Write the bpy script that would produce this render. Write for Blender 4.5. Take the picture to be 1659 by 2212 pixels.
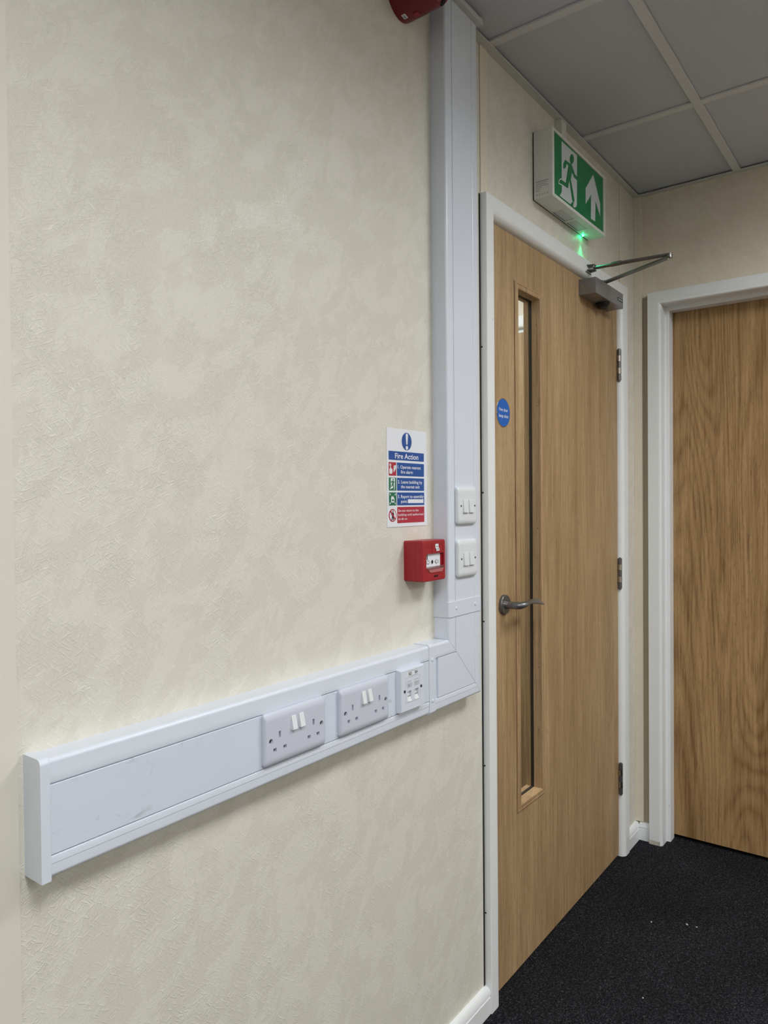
import bpy, bmesh, math, random
from mathutils import Vector, Matrix
random.seed(7)
PI = math.pi
S = bpy.context.scene
C = S.collection
for _o in list(bpy.data.objects):
    bpy.data.objects.remove(_o)

# ------------------------------------------------------------------ camera
CAM = Vector((0.0006, -0.893, 1.2811)); YAW, PITCH, ROLL, FPX = math.radians(36.8935), math.radians(-0.8511), math.radians(-0.5059), 1576.92
IW, IH = 1659.0, 2212.0
fwd = Vector((math.cos(YAW)*math.cos(PITCH), math.sin(YAW)*math.cos(PITCH), math.sin(PITCH)))
r0 = Vector((math.sin(YAW), -math.cos(YAW), 0)); u0 = r0.cross(fwd)
right = r0*math.cos(ROLL) + u0*math.sin(ROLL); upv = -r0*math.sin(ROLL) + u0*math.cos(ROLL)
cd = bpy.data.cameras.new('camera'); cam = bpy.data.objects.new('camera', cd); C.objects.link(cam)
cd.sensor_fit = 'HORIZONTAL'; cd.sensor_width = 36.0; cd.lens = 36.0*FPX/IW; cd.clip_start = 0.02
m = Matrix((right, upv, -fwd)).transposed().to_4x4(); m.translation = CAM
cam.matrix_world = m
S.camera = cam

def px(x, y, ax, v):
    """pixel of the 1659x2212 photo -> point on the plane axis=v"""
    d = fwd + right*((x-IW/2)/FPX) - upv*((y-IH/2)/FPX)
    return CAM + d*((v-CAM[ax])/d[ax])

# ------------------------------------------------------------------ light / exposure
W = bpy.data.worlds.new('world'); S.world = W; W.use_nodes = True
W.node_tree.nodes['Background'].inputs[0].default_value = (0.9, 0.95, 1, 1)
W.node_tree.nodes['Background'].inputs[1].default_value = 0.02
PANEL_STRENGTH, PANEL_WATTS, PANEL_SPREAD = 6.2, 12.0, 162   # the LED ceiling panels (built with the ceiling)
S.view_settings.view_transform = 'Standard'; S.view_settings.look = 'None'
S.view_settings.gamma = 1.0; S.view_settings.use_curve_mapping = False
S.view_settings.exposure = 0.22

# ------------------------------------------------------------------ helpers
def srgb(r, g, b):
    f = lambda c: (c/255/12.92) if c/255 <= .04045 else ((c/255+.055)/1.055)**2.4
    return (f(r), f(g), f(b), 1)

class N:
    def __init__(s, name):
        s.m = bpy.data.materials.new(name); s.m.use_nodes = True; s.t = s.m.node_tree
        s.b = s.t.nodes['Principled BSDF']; s.out = s.t.nodes['Material Output']
    def n(s, ty, **kw):
        x = s.t.nodes.new(ty)
        for k, v in kw.items():
            if k.startswith('i_'): x.inputs[int(k[2:]) if k[2:].isdigit() else k[2:].replace('_', ' ')].default_value = v
            else: setattr(x, k, v)
        return x
    def l(s, a, b): s.t.links.new(a, b)
    def coord(s, scale=(1, 1, 1), rot=(0, 0, 0), loc=(0, 0, 0)):
        c = s.n('ShaderNodeTexCoord'); mp = s.n('ShaderNodeMapping')
        mp.inputs['Scale'].default_value = scale; mp.inputs['Rotation'].default_value = rot; mp.inputs['Location'].default_value = loc
        s.l(c.outputs['Object'], mp.inputs['Vector']); return mp.outputs[0]
    def noise(s, vec, scale, detail=3, rough=.5, dist=0):
        x = s.n('ShaderNodeTexNoise'); x.inputs['Scale'].default_value = scale; x.inputs['Detail'].default_value = detail
        x.inputs['Roughness'].default_value = rough; x.inputs['Distortion'].default_value = dist
        s.l(vec, x.inputs['Vector']); return x.outputs['Fac']
    def ramp(s, fac, stops, interp='LINEAR'):
        x = s.n('ShaderNodeValToRGB'); x.color_ramp.interpolation = interp
        e = x.color_ramp.elements
        while len(e) < len(stops): e.new(.5)
        for el, (p, c) in zip(e, stops):
            el.position = p; el.color = c if isinstance(c, tuple) else (c, c, c, 1)
        s.l(fac, x.inputs[0]); return x.outputs[0]
    def mix(s, fac, a, b, blend='MIX'):
        x = s.n('ShaderNodeMix'); x.data_type = 'RGBA'; x.blend_type = blend
        for sock, v in ((x.inputs[0], fac), (x.inputs[6], a), (x.inputs[7], b)):
            if hasattr(v, 'is_output'): s.l(v, sock)
            else: sock.default_value = v
        return x.outputs[2]
    def math(s, op, a, b=0.0):
        x = s.n('ShaderNodeMath'); x.operation = op
        for sock, v in ((x.inputs[0], a), (x.inputs[1], b)):
            if hasattr(v, 'is_output'): s.l(v, sock)
            else: sock.default_value = v
        return x.outputs[0]
    def bump(s, h, strength, dist):
        x = s.n('ShaderNodeBump'); x.inputs['Strength'].default_value = strength; x.inputs['Distance'].default_value = dist
        s.l(h, x.inputs['Height']); s.l(x.outputs[0], s.b.inputs['Normal'])
    def base(s, v):
        if hasattr(v, 'is_output'): s.l(v, s.b.inputs['Base Color'])
        else: s.b.inputs['Base Color'].default_value = v

def plain(name, col, rough=.4, metal=0, var=.06, vs=40, spec=.5, bump=0):
    k = N(name); v = k.coord(); f = k.noise(v, vs, 3)
    lo = tuple(c*(1-var) for c in col[:3])+(1,); hi = tuple(min(1, c*(1+var)) for c in col[:3])+(1,)
    k.base(k.ramp(f, [(.3, lo), (.7, hi)])); k.b.inputs['Roughness'].default_value = rough
    k.b.inputs['Metallic'].default_value = metal; k.b.inputs['Specular IOR Level'].default_value = spec
    if bump: k.bump(k.noise(v, 900, 2), bump, .0005)
    return k.m

def emit(name, col, strength):
    k = N(name); k.base((col[0]*.5, col[1]*.5, col[2]*.5, 1))
    k.b.inputs['Emission Color'].default_value = col; k.b.inputs['Emission Strength'].default_value = strength
    return k.m

def m_wallpaper(name, axis, ca=(220, 216, 203), cb=(226, 222, 210)):
    """vinyl wallpaper: cream, brushed fibre relief, faint patchy mottling; axis = wall normal"""
    k = N(name)
    def turned(deg, scale):
        # turn in the plane of the wall first, then stretch
        c = k.n('ShaderNodeTexCoord'); m1 = k.n('ShaderNodeMapping'); m2 = k.n('ShaderNodeMapping')
        m1.inputs['Rotation'].default_value = (0, math.radians(deg), 0) if axis == 'y' else (math.radians(-deg), 0, 0)
        m2.inputs['Scale'].default_value = (scale[0], 1, scale[1]) if axis == 'y' else (1, scale[0], scale[1])
        k.l(c.outputs['Object'], m1.inputs[0]); k.l(m1.outputs[0], m2.inputs[0]); return m2.outputs[0]
    hs = []
    for a, sc in ((25, 1), (70, 1.15), (-40, .9)):
        f = k.noise(turned(a, (62*sc, 380*sc)), 1.0, 1, .5, .7)
        hs.append(k.ramp(f, [(.57, 0.0), (.68, 1.0)]))
    fib = k.math('MAXIMUM', k.math('MAXIMUM', hs[0], hs[1]), hs[2])
    fur = k.noise(turned(52, (60, 330)), 1.0, 2, .6, .5)
    big = k.noise(turned(48, (11, 18)), 1.0, 5, .64, .5)
    edge = k.math('ADD', big, k.math('MULTIPLY', k.math('SUBTRACT', fur, .5), .16))
    patch = k.ramp(edge, [(.475, 0.0), (.535, 1.0)])
    tone = k.mix(patch, srgb(*ca), srgb(*cb))
    k.l(k.ramp(patch, [(0, .47), (1, .42)]), k.b.inputs['Roughness']); k.b.inputs['Specular IOR Level'].default_value = .45
    amt = k.math('MULTIPLY', fib, k.ramp(k.noise(turned(0, (11, 11)), 1.0, 3), [(.35, .35), (.62, 1.0)]))
    k.base(k.mix(1.0, tone, k.ramp(amt, [(0, .985), (1, 1.045)]), 'MULTIPLY'))
    h = k.math('ADD', amt, k.math('MULTIPLY', patch, .3))
    k.bump(h, .6, .0008)
    return k.m

def m_oak(name, light, dark, seed=0, cath=0.0):
    """oak veneer, grain along z: broad soft bands, fine streaks, short dark pores; cath adds flat-sawn arches"""
    k = N(name); c = k.n('ShaderNodeTexCoord')
    def st(zs, loc=(0, 0, 0)):
        mp = k.n('ShaderNodeMapping'); mp.inputs['Scale'].default_value = (1, 1, zs); mp.inputs['Location'].default_value = (seed+loc[0], seed*.6+loc[1], seed*.3+loc[2])
        k.l(c.outputs['Object'], mp.inputs[0]); return mp.outputs[0]
    band = k.noise(st(.10), 11, 4, .6, .6)
    streak = k.noise(st(.030, (3, 0, 1)), 130, 4, .68, .35)
    pore = k.noise(st(.085, (1, 2, 0)), 430, 2, .55)
    f = k.math('ADD', k.math('MULTIPLY', band, .42), k.math('MULTIPLY', streak, .58))
    if cath:
        wv = k.n('ShaderNodeTexNoise'); wv.inputs['Scale'].default_value = 4.2; wv.inputs['Detail'].default_value = 1.5; wv.inputs['Roughness'].default_value = .4; wv.inputs['Distortion'].default_value = .25
        k.l(st(.13, (.4, .1, .2)), wv.inputs['Vector'])
        rings = k.math('PINGPONG', k.math('MULTIPLY', wv.outputs['Fac'], 30.0), .5)
        ring = k.ramp(k.math('MULTIPLY', rings, 2.0), [(.0, 0.0), (.5, .7), (1.0, 1.0)])
        f = k.math('ADD', f, k.math('MULTIPLY', k.math('SUBTRACT', ring, .5), .11*cath))
    mid = tuple(a*.55+b*.45 for a, b in zip(light, dark))
    col = k.ramp(f, [(.37, dark), (.5, mid), (.63, light)])
    col = k.mix(1.0, col, k.ramp(pore, [(.33, .74), (.44, 1.0)]), 'MULTIPLY')
    k.base(col); k.b.inputs['Roughness'].default_value = .5; k.b.inputs['Specular IOR Level'].default_value = .35
    k.bump(pore, .12, .0004)
    return k.m

def m_carpet():
    k = N('carpet_black')
    v = k.coord()
    a = k.noise(v, 330, 4, .75, 1.2)
    b = k.noise(k.coord((1, 1, 1), (0, 0, .7)), 190, 3, .6, .8)
    big = k.noise(v, 4, 3)
    f = k.math('ADD', k.math('MULTIPLY', a, .65), k.math('MULTIPLY', b, .35))
    col = k.ramp(f, [(.42, srgb(12, 12, 15)), (.52, srgb(34, 34, 39)), (.60, srgb(84, 84, 90)), (.72, srgb(150, 149, 150))])
    k.base(k.mix(1.0, col, k.ramp(big, [(.3, .75), (.7, 1.15)]), 'MULTIPLY'))
    k.b.inputs['Roughness'].default_value = 1; k.b.inputs['Specular IOR Level'].default_value = .1
    k.bump(f, .9, .004)
    return k.m

def m_plastic(name, col, rough=.32, smudge=0.0):
    k = N(name); v = k.coord()
    f = k.noise(v, 30, 2)
    lo = tuple(c*.985 for c in col[:3])+(1,)
    base = k.ramp(f, [(.3, lo), (.7, col)])
    if smudge:
        s1 = k.noise(k.coord((1, 1, 1.6), (0, .5, 0)), 26, 5, .6, 1.5)
        s2 = k.noise(v, 7, 2)
        msk = k.math('MULTIPLY', k.ramp(s1, [(.6, 0.0), (.74, 1.0)]), k.ramp(s2, [(.48, 0.0), (.6, smudge)]))
        base = k.mix(msk, base, srgb(150, 150, 158))
    k.base(base); k.b.inputs['Roughness'].default_value = rough; k.b.inputs['Specular IOR Level'].default_value = .5
    return k.m

def m_paint():
    k = N('white_gloss_paint'); v = k.coord()
    chips = k.noise(k.coord((1, 1, .4)), 60, 4, .7)
    msk = k.math('MULTIPLY', k.ramp(chips, [(.70, 0.0), (.73, 1.0)]), .55)
    k.base(k.mix(msk, srgb(236, 239, 240), srgb(120, 116, 108)))
    k.b.inputs['Roughness'].default_value = .33
    k.bump(k.noise(v, 160, 2), .06, .0006); return k.m

def m_tile():
    k = N('mineral_ceiling_tile'); v = k.coord()
    f = k.noise(v, 420, 3, .6); k.base(k.ramp(f, [(.3, srgb(190, 192, 200)), (.7, srgb(206, 208, 216))]))
    k.b.inputs['Roughness'].default_value = .95; k.bump(f, .25, .001); return k.m

def m_glass():
    k = N('clear_glass')
    tr = k.n('ShaderNodeBsdfTransparent'); tr.inputs[0].default_value = (.93, .95, .94, 1)
    gl = k.n('ShaderNodeBsdfGlossy'); gl.inputs['Roughness'].default_value = .02
    lw = k.n('ShaderNodeLayerWeight'); lw.inputs[0].default_value = .5
    fr = k.math('ADD', k.math('MULTIPLY', k.math('POWER', lw.outputs['Facing'], 5), .9), .03)
    mx = k.n('ShaderNodeMixShader'); k.l(fr, mx.inputs[0]); k.l(tr.outputs[0], mx.inputs[1]); k.l(gl.outputs[0], mx.inputs[2])
    k.l(mx.outputs[0], k.out.inputs[0]); return k.m

def m_brushed(name, col, rough=.3, metal=1.0):
    k = N(name); f = k.noise(k.coord((1, 1, .05)), 700, 3)
    k.base(k.ramp(f, [(.3, tuple(c*.85 for c in col[:3])+(1,)), (.7, col)])); k.b.inputs['Metallic'].default_value = metal
    k.l(k.ramp(f, [(.3, rough-.06), (.7, rough+.08)]), k.b.inputs['Roughness']); return k.m

M = dict(
    paper=m_wallpaper('cream_wallpaper', 'y'), paper_far=m_wallpaper('cream_wallpaper_end_wall', 'x', (225, 215, 196), (230, 221, 203)),
    batten_warm=plain('beige_batten_vinyl', srgb(227, 218, 199), .45, var=.02, vs=8),
    batten=plain('cream_batten_vinyl', srgb(224, 219, 205), .45, var=.02, vs=8),
    oak=m_oak('light_oak_veneer', srgb(188, 160, 122), srgb(147, 117, 81), 1.7, .25),
    oak2=m_oak('oak_veneer_figured', srgb(184, 149, 105), srgb(132, 99, 62), 5.2, 1.0),
    oak_bead=m_oak('oak_bead_wood', srgb(190, 160, 122), srgb(146, 114, 80), 9.1, .2),
    carpet=m_carpet(), paint=m_paint(), tile=m_tile(), tee=plain('white_grid_metal', srgb(215, 216, 217), .5, var=.02),
    pvc=m_plastic('white_trunking_plastic', srgb(219, 225, 236), .3), pvc_lid=m_plastic('white_trunking_lid_plastic', srgb(215, 222, 234), .3, .55),
    pvc2=m_plastic('white_moulded_plastic', srgb(225, 230, 233), .22), sock=m_plastic('pale_grey_white_plastic', srgb(204, 208, 221), .3),
    red=m_plastic('red_plastic', srgb(160, 24, 38), .35), redshell=m_plastic('deep_red_plastic', srgb(122, 20, 30), .4), reddark=m_plastic('dark_red_plastic', srgb(150, 18, 34), .4),
    black=plain('black_rubber', srgb(16, 16, 18), .6), dark=plain('dark_slot', srgb(8, 8, 9), .8), shade_slot=plain('dark_gap_shade_and_slot', srgb(40, 38, 34), .8),  # last tone: painted shade in gaps, also the indicator slot
    glass=m_glass(), steel=m_brushed('satin_steel', srgb(122, 121, 123), .32, .72), chrome=m_brushed('bright_steel', srgb(196, 192, 188), .2),
    armsteel=m_brushed('dull_arm_steel', srgb(118, 117, 115), .38, .8),
    closer=plain('silver_grey_enamel', srgb(140, 140, 143), .34, .55, .03), screw=m_brushed('screw_steel', srgb(110, 110, 112), .35),
    signwhite=plain('sign_white', srgb(232, 234, 240), .35, var=.01), blue=plain('sign_blue', srgb(14, 76, 152), .35, var=.02),
    sred=plain('sign_red', srgb(176, 36, 58), .35, var=.02), green=plain('sign_green', srgb(10, 110, 72), .35, var=.02),
    exitgreen=plain('exit_green', srgb(8, 124, 70), .3, var=.02), exitwhite=plain('exit_white', srgb(205, 212, 216), .3, var=.01),
    body=plain('exit_box_white', srgb(222, 224, 220), .4, var=.01), ink=plain('grey_ink', srgb(105, 108, 110), .6), blackink=plain('black_ink', srgb(30, 30, 34), .5),
    sblack=plain('sign_black', srgb(22, 20, 22), .4), discblue=plain('disc_blue', srgb(20, 100, 190), .3, var=.02),
    clear=m_glass(), crumb=plain('pale_crumb', srgb(210, 206, 196), .8), inset=plain('grey_inset_plastic', srgb(190, 196, 202), .25),
    panel=emit('led_diffuser', (.965, .985, 1.0, 1), PANEL_STRENGTH), led=emit('green_led', (.02, 1, .35, 1), 60), flange=plain('flange_white', srgb(206, 207, 204), .5, var=.02),
)

def finish(bm, name, mat, angle=35):
    bmesh.ops.recalc_face_normals(bm, faces=bm.faces)
    me = bpy.data.meshes.new(name); bm.to_mesh(me); bm.free()
    me.materials.append(M[mat] if isinstance(mat, str) else mat)
    for p in me.polygons: p.use_smooth = True
    me.set_sharp_from_angle(angle=math.radians(angle))
    return me

def obj(name, bm, mat, parent=None, local=False, angle=35):
    root = parent
    while root and root.parent: root = root.parent
    if root and not local: bm.transform(root.matrix_basis.inverted())
    o = bpy.data.objects.new(name, finish(bm, name, mat, angle)); C.objects.link(o)
    if parent: o.parent = parent
    w = o.modifiers.new('weighted_normal', 'WEIGHTED_NORMAL'); w.keep_sharp = True
    return o

def tag(o, label=None, cat=None, group=None, kind=None):
    for k, v in (('label', label), ('category', cat), ('group', group), ('kind', kind)):
        if v: o[k] = v
    return o

def thing(name, loc, label, cat, group=None, kind=None, rz=0):
    o = bpy.data.objects.new(name, None); C.objects.link(o); o.empty_display_size = .05
    o.location = loc; o.rotation_euler = (0, 0, rz)
    o.matrix_basis = Matrix.Translation(loc) @ Matrix.Rotation(rz, 4, 'Z')
    return tag(o, label, cat, group, kind)

def box(bm, x0, x1, y0, y1, z0, z1, bev=0, seg=2):
    n = bm if not bev else bmesh.new()
    vs = [n.verts.new((x, y, z)) for x in (x0, x1) for y in (y0, y1) for z in (z0, z1)]
    for f in ((0, 1, 3, 2), (4, 6, 7, 5), (0, 4, 5, 1), (2, 3, 7, 6), (0, 2, 6, 4), (1, 5, 7, 3)):
        n.faces.new([vs[i] for i in f])
    if bev:
        bmesh.ops.recalc_face_normals(n, faces=n.faces)
        bmesh.ops.bevel(n, geom=list(n.edges), offset=bev, segments=seg, profile=.5, affect='EDGES')
        me = bpy.data.meshes.new('t'); n.to_mesh(me); n.free(); bm.from_mesh(me); bpy.data.meshes.remove(me)
    return bm

def B(*a, **k): return box(bmesh.new(), *a, **k)

def loft(bm, loops, cap0=True, cap1=True, closed=True):
    rows = [[bm.verts.new(p) for p in lp] for lp in loops]
    n = len(rows[0])
    for a, b in zip(rows, rows[1:]):
        for i in range(n if closed else n-1):
            j = (i+1) % n
            bm.faces.new((a[i], a[j], b[j], b[i]))
    if cap0: bm.faces.new(rows[0][::-1])
    if cap1: bm.faces.new(rows[-1])
    return bm

def cyl(bm, p0, p1, r0, r1=None, n=20):
    r1 = r0 if r1 is None else r1
    p0, p1 = Vector(p0), Vector(p1); d = (p1-p0).normalized()
    a = d.orthogonal().normalized(); b = d.cross(a)
    ring = lambda p, r: [p + (a*math.cos(2*PI*i/n) + b*math.sin(2*PI*i/n))*r for i in range(n)]
    return loft(bm, [ring(p0, r0), ring(p1, r1)])

def lathe(bm, axis0, direction, prof, n=32):
    """prof: list of (distance along direction, radius)"""
    d = Vector(direction).normalized(); a = d.orthogonal().normalized(); b = d.cross(a); p = Vector(axis0)
    return loft(bm, [[p + d*t + (a*math.cos(2*PI*i/n) + b*math.sin(2*PI*i/n))*max(r, 1e-5) for i in range(n)] for t, r in prof])

def poly_y(bm, pts, y0, y1):
    """prism of an (x,z) outline between y0 and y1"""
    return loft(bm, [[(x, y0, z) for x, z in pts], [(x, y1, z) for x, z in pts]])

def rrect(x0, x1, z0, z1, r, n=5):
    out = []
    for cx, cz, a in ((x1-r, z1-r, 0), (x0+r, z1-r, 90), (x0+r, z0+r, 180), (x1-r, z0+r, 270)):
        for i in range(n+1):
            t = math.radians(a + 90*i/n); out.append((cx+r*math.cos(t), cz+r*math.sin(t)))
    return out

def ell(cx, cz, rx, rz, n=28): return [(cx+rx*math.cos(2*PI*i/n), cz+rz*math.sin(2*PI*i/n)) for i in range(n)]

def cut(bm, cutter):
    """boolean difference, returns a fresh bmesh"""
    def tmp(b):
        bmesh.ops.recalc_face_normals(b, faces=b.faces)
        me = bpy.data.meshes.new('tmp'); b.to_mesh(me); b.free()
        o = bpy.data.objects.new('tmp', me); C.objects.link(o); return o
    a, c = tmp(bm), tmp(cutter)
    md = a.modifiers.new('b', 'BOOLEAN'); md.operation = 'DIFFERENCE'; md.object = c; md.solver = 'EXACT'
    dg = bpy.context.evaluated_depsgraph_get(); dg.update()
    me = bpy.data.meshes.new_from_object(a.evaluated_get(dg))
    out = bmesh.new(); out.from_mesh(me); bpy.data.meshes.remove(me)
    for o in (a, c):
        mm = o.data; bpy.data.objects.remove(o); bpy.data.meshes.remove(mm)
    return out

def sweep_frame(bm, prof, x0, x1, h):
    """three-sided door frame with mitred corners. prof: (u inward from the outer edge, v depth; -v towards the room).
    x0/x1 outer edges, h outer height, floor at z=0"""
    def ring(cx, cz, sx, sz): return [(cx + sx*u, v, cz + sz*u) for u, v in prof]
    loops = [[(x0+u, v, 0.0) for u, v in prof], ring(x0, h, 1, -1), ring(x1, h, -1, -1), [(x1-u, v, 0.0) for u, v in prof]]
    return loft(bm, loops)

def text_bm(s, bold=0.0):
    cu = bpy.data.curves.new('t', 'FONT'); cu.body = s; cu.size = 1; cu.offset = bold; cu.resolution_u = 3
    o = bpy.data.objects.new('t', cu); C.objects.link(o)
    dg = bpy.context.evaluated_depsgraph_get(); dg.update()
    me = bpy.data.meshes.new_from_object(o.evaluated_get(dg))
    b = bmesh.new(); b.from_mesh(me); bpy.data.meshes.remove(me); bpy.data.objects.remove(o); bpy.data.curves.remove(cu)
    return b

def text(name, s, x0, x1, zb, cap, y, mat, parent, bold=.012, th=.0002):
    """one printed line: left/right x, baseline z, cap height; printed on plane y facing the room (-y)"""
    b = text_bm(s, bold)
    xs = [v.co.x for v in b.verts]; a, w = min(xs), max(xs)-min(xs)
    for v in b.verts:
        v.co = Vector((x0 + (v.co.x-a)/w*(x1-x0), y, zb + v.co.y/.70*cap))
    return obj(name, b, mat, parent)

def part_poly(name, pts, y, mat, parent, th=.0004): return obj(name, poly_y(bmesh.new(), pts, y, y-th), mat, parent)

# ------------------------------------------------------------------ the room
FX = 2.7675; CH = 2.405; BX = -3.0; RY = -4.3; T = .12   # end wall x, ceiling, back wall x, right wall y, wall thickness
D1 = (1.5955, 2.632, 2.039)                                # door 1: outer frame x0, x1, top
D2 = (-.054, -1.09, 2.037)                                # door 2 on the end wall: outer frame y from, to, top
LOB = 1.35                                                # depth of the lobby behind door 1

floor = obj('floor', B(BX-T, 3.6, RY-T, LOB+T, -.08, 0), 'carpet'); tag(floor, kind='structure')

bm = bmesh.new()
box(bm, BX-T, D1[0]+.03, 0, T, 0, 2.6); box(bm, D1[1]-.03, FX+.004, 0, T, 0, 2.6); box(bm, D1[0]+.03, D1[1]-.03, 0, T, D1[2]-.03, 2.6)
tag(obj('wall_left', bm, 'paper'), kind='structure')
bm = bmesh.new()
box(bm, FX, FX+T, D2[0]-.03, LOB+T, 0, 2.6); box(bm, FX, FX+T, RY-T, D2[1]+.03, 0, 2.6); box(bm, FX, FX+T, D2[1]+.03, D2[0]-.03, D2[2]-.03, 2.6)
# opening for the lobby door is left to the lobby door's own frame, which stands in front of the wall
tag(obj('wall_back', bm, 'paper_far'), kind='structure')
tag(obj('wall_right', B(BX-T, FX+T, RY-T, RY, 0, 2.6), 'paper'), kind='structure')
tag(obj('wall_front', B(BX-T, BX, RY, 0, 0, 2.6), 'paper_far'), kind='structure')
# lobby behind door 1
tag(obj('wall_lobby_side', B(.7, FX, LOB, LOB+T, 0, 2.6), 'paper'), kind='structure')
tag(obj('wall_lobby_end', B(.7-T, .7, T, LOB+T, 0, 2.6), 'paper_far'), kind='structure')

# ceiling: deck above, lay-in tiles, tees, wall angle
deck = obj('ceiling', B(BX-T, FX+T, RY-T, LOB+T, 2.6, 2.66), 'tee'); tag(deck, kind='structure')
GX0, GY0, GS, TW = 2.2202, -.3554, .6, .024
gx = [GX0 - GS*i for i in range(9)]; gy = [GY0 - GS*i for i in range(7)]
gx = [x for x in gx if x > BX+.05]; gy = [y for y in gy if y > RY+.05]
xe = [FX] + gx + [BX]; ye = [0] + gy + [RY]
LIGHTS = [(1, 2), (4, 2), (7, 2), (1, 5), (4, 5), (7, 5)]     # (cell column, cell row) that hold LED panels
tile_me = {}
for i in range(len(xe)-1):
    for j in range(len(ye)-1):
        # cells inside the tees; the panels of light take the place of a tile
        x1, x0, y1, y0 = xe[i]-.004, xe[i+1]+.004, ye[j]-.004, ye[j+1]+.004
        if (i, j) in LIGHTS: continue
        key = (round(x1-x0, 3), round(y1-y0, 3))
        if key not in tile_me:
            tile_me[key] = finish(box(bmesh.new(), -key[0]/2, key[0]/2, -key[1]/2, key[1]/2, 0, .015, .0015, 1), 'ceiling_tile', 'tile')
        o = bpy.data.objects.new('ceiling_tile', tile_me[key]); C.objects.link(o); o.parent = deck
        o.location = ((x0+x1)/2, (y0+y1)/2, CH+.0065)
for y in gy: obj('ceiling_tee', B(BX, FX, y-TW/2, y+TW/2, CH, CH+.006, bev=.0006), 'tee', deck)
for x in gx:
    for a, b in zip(ye, ye[1:]):
        obj('ceiling_tee', B(x-TW/2, x+TW/2, b+TW/2 if b != RY else b, a-TW/2 if a != 0 else a, CH+.0004, CH+.006, bev=.0006), 'tee', deck)
# wall angle
tag(obj('trim_1', B(1.545, FX, -.022, 0, CH-.003, CH+.0004), 'flange'), kind='structure')
tag(obj('trim_2', B(FX-.022, FX, RY, -.022, CH-.003, CH+.0004), 'flange'), kind='structure')
tag(obj('trim_3', B(BX, 1.352, -.022, 0, CH-.003, CH+.0004), 'flange'), kind='structure')
# panel joint battens
tag(obj('trim_4', B(.355, .4395, -.0022, 0, .07, CH-.003, bev=.0008), 'batten'), kind='structure')
tag(obj('trim_5', B(1.5955, 1.6310, -.003, 0, 2.0392, CH-.003, bev=.0008), 'batten_warm'), kind='structure')
tag(obj('trim_6', B(2.598, 2.632, -.003, 0, 2.0392, CH-.003, bev=.0008), 'batten_warm'), kind='structure')
tag(obj('trim_7', B(FX-.012, FX, -.030, 0, .068, CH-.003, bev=.0012), 'batten_warm'), kind='structure')
tag(obj('trim_8', B(FX-.0035, FX, -.0540, -.0302, .068, 2.028), plain('tan_filler_strip', srgb(176, 163, 140), .6, var=.03, vs=12)), kind='structure')
# lobby ceiling
tag(obj('ceiling_lobby', B(.7, FX, T, LOB, CH, CH+.02), 'tile'), kind='structure')

def skirting(name, x0, x1, y0, y1, axis):
    """moulded white board with a bead line, .067 high"""
    bm = bmesh.new()
    p = [(0, 0), (-.0155, 0), (-.0155, .042), (-.0125, .0445), (-.0155, .047), (-.0145, .058), (-.009, .0655), (0, .067)]
    if axis == 'x': loft(bm, [[(x, y0+v, z) for v, z in p] for x in (x0, x1)])
    else: loft(bm, [[(x0+v, y, z) for v, z in p] for y in (y0, y1)])
    return tag(obj(name, bm, 'paint'), kind='structure')
skirting('baseboard_left', BX, 1.5955, 0, 0, 'x')
skirting('baseboard_left_corner', 2.632, FX-.0125, 0, 0, 'x')
skirting('baseboard_back', FX, 0, -.054, -.0155, 'y')
skirting('baseboard_back_right', FX, 0, RY, -1.09, 'y')

# LED panels
def ceiling_light(cx, cy, label, size=.585, z=CH+.0015, watts=PANEL_WATTS):
    t = thing('ceiling_light', (cx, cy, z), label, 'light', 'square LED ceiling panels')
    s = size/2
    bm = bmesh.new()
    for a in ((-s, s, -s, -s+.014), (-s, s, s-.014, s), (-s, -s+.014, -s+.014, s-.014), (s-.014, s, -s+.014, s-.014)):
        box(bm, cx+a[0], cx+a[1], cy+a[2], cy+a[3], z, z+.012)
    obj('frame', bm, 'tee', t)
    obj('diffuser', B(cx-s+.014, cx+s-.014, cy-s+.014, cy+s-.014, z+.003, z+.010), 'panel', t)
    al = bpy.data.lights.new('panel_light', 'AREA'); al.shape = 'SQUARE'; al.size = size-.03; al.energy = watts; al.spread = math.radians(PANEL_SPREAD); al.color = (.965, .985, 1.0)
    ao = bpy.data.objects.new('panel_light', al); C.objects.link(ao); ao.parent = t; ao.location = (0, 0, -.002)
    return t
for n, (i, j) in enumerate(LIGHTS):
    ceiling_light((xe[i]+xe[i+1])/2, (ye[j]+ye[j+1])/2,
        'square LED panel %s, %s from the end wall' % (('in the row near the trunking', 'in the row away from the trunking')[n > 2], ('first', 'second', 'third')[n % 3]))
ceiling_light(1.9, .75, 'unseen square panel added to light the lobby behind the glazed door', z=CH-.012, watts=12)  # unseen lamp, added to brighten the lobby view through the glass

# ------------------------------------------------------------------ door 1 (glazed fire door)
d1 = thing('door_1', ((D1[0]+D1[1])/2, 0, 0), 'oak veneer fire door with a tall narrow glass panel and white frame', None, kind='structure')
def arc(c, r, a0, a1, n=7): return [(c[0]+r*math.cos(math.radians(a0+(a1-a0)*i/n)), c[1]+r*math.sin(math.radians(a0+(a1-a0)*i/n))) for i in range(n+1)]
prof = [(0, .0), (0, -.0172), (.0013, -.0185)] + [(.0310+.0195*math.sin(math.radians(q)), .0025-.021*math.cos(math.radians(q))) for q in range(0, 91, 10)] + [(.0505, .052), (.066, .052), (.066, T+.01), (0, T+.01)]
fr1 = obj('frame', sweep_frame(bmesh.new(), prof, D1[0], D1[1], D1[2]), 'paint', d1)
obj('shadow_gap_strip', B(D1[0]-.0075, D1[0]+.0002, -.0006, 0, .067, D1[2]-.002), 'shade_slot', fr1)  # dark strip paints the shadow in the gap between trunking and frame
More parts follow.
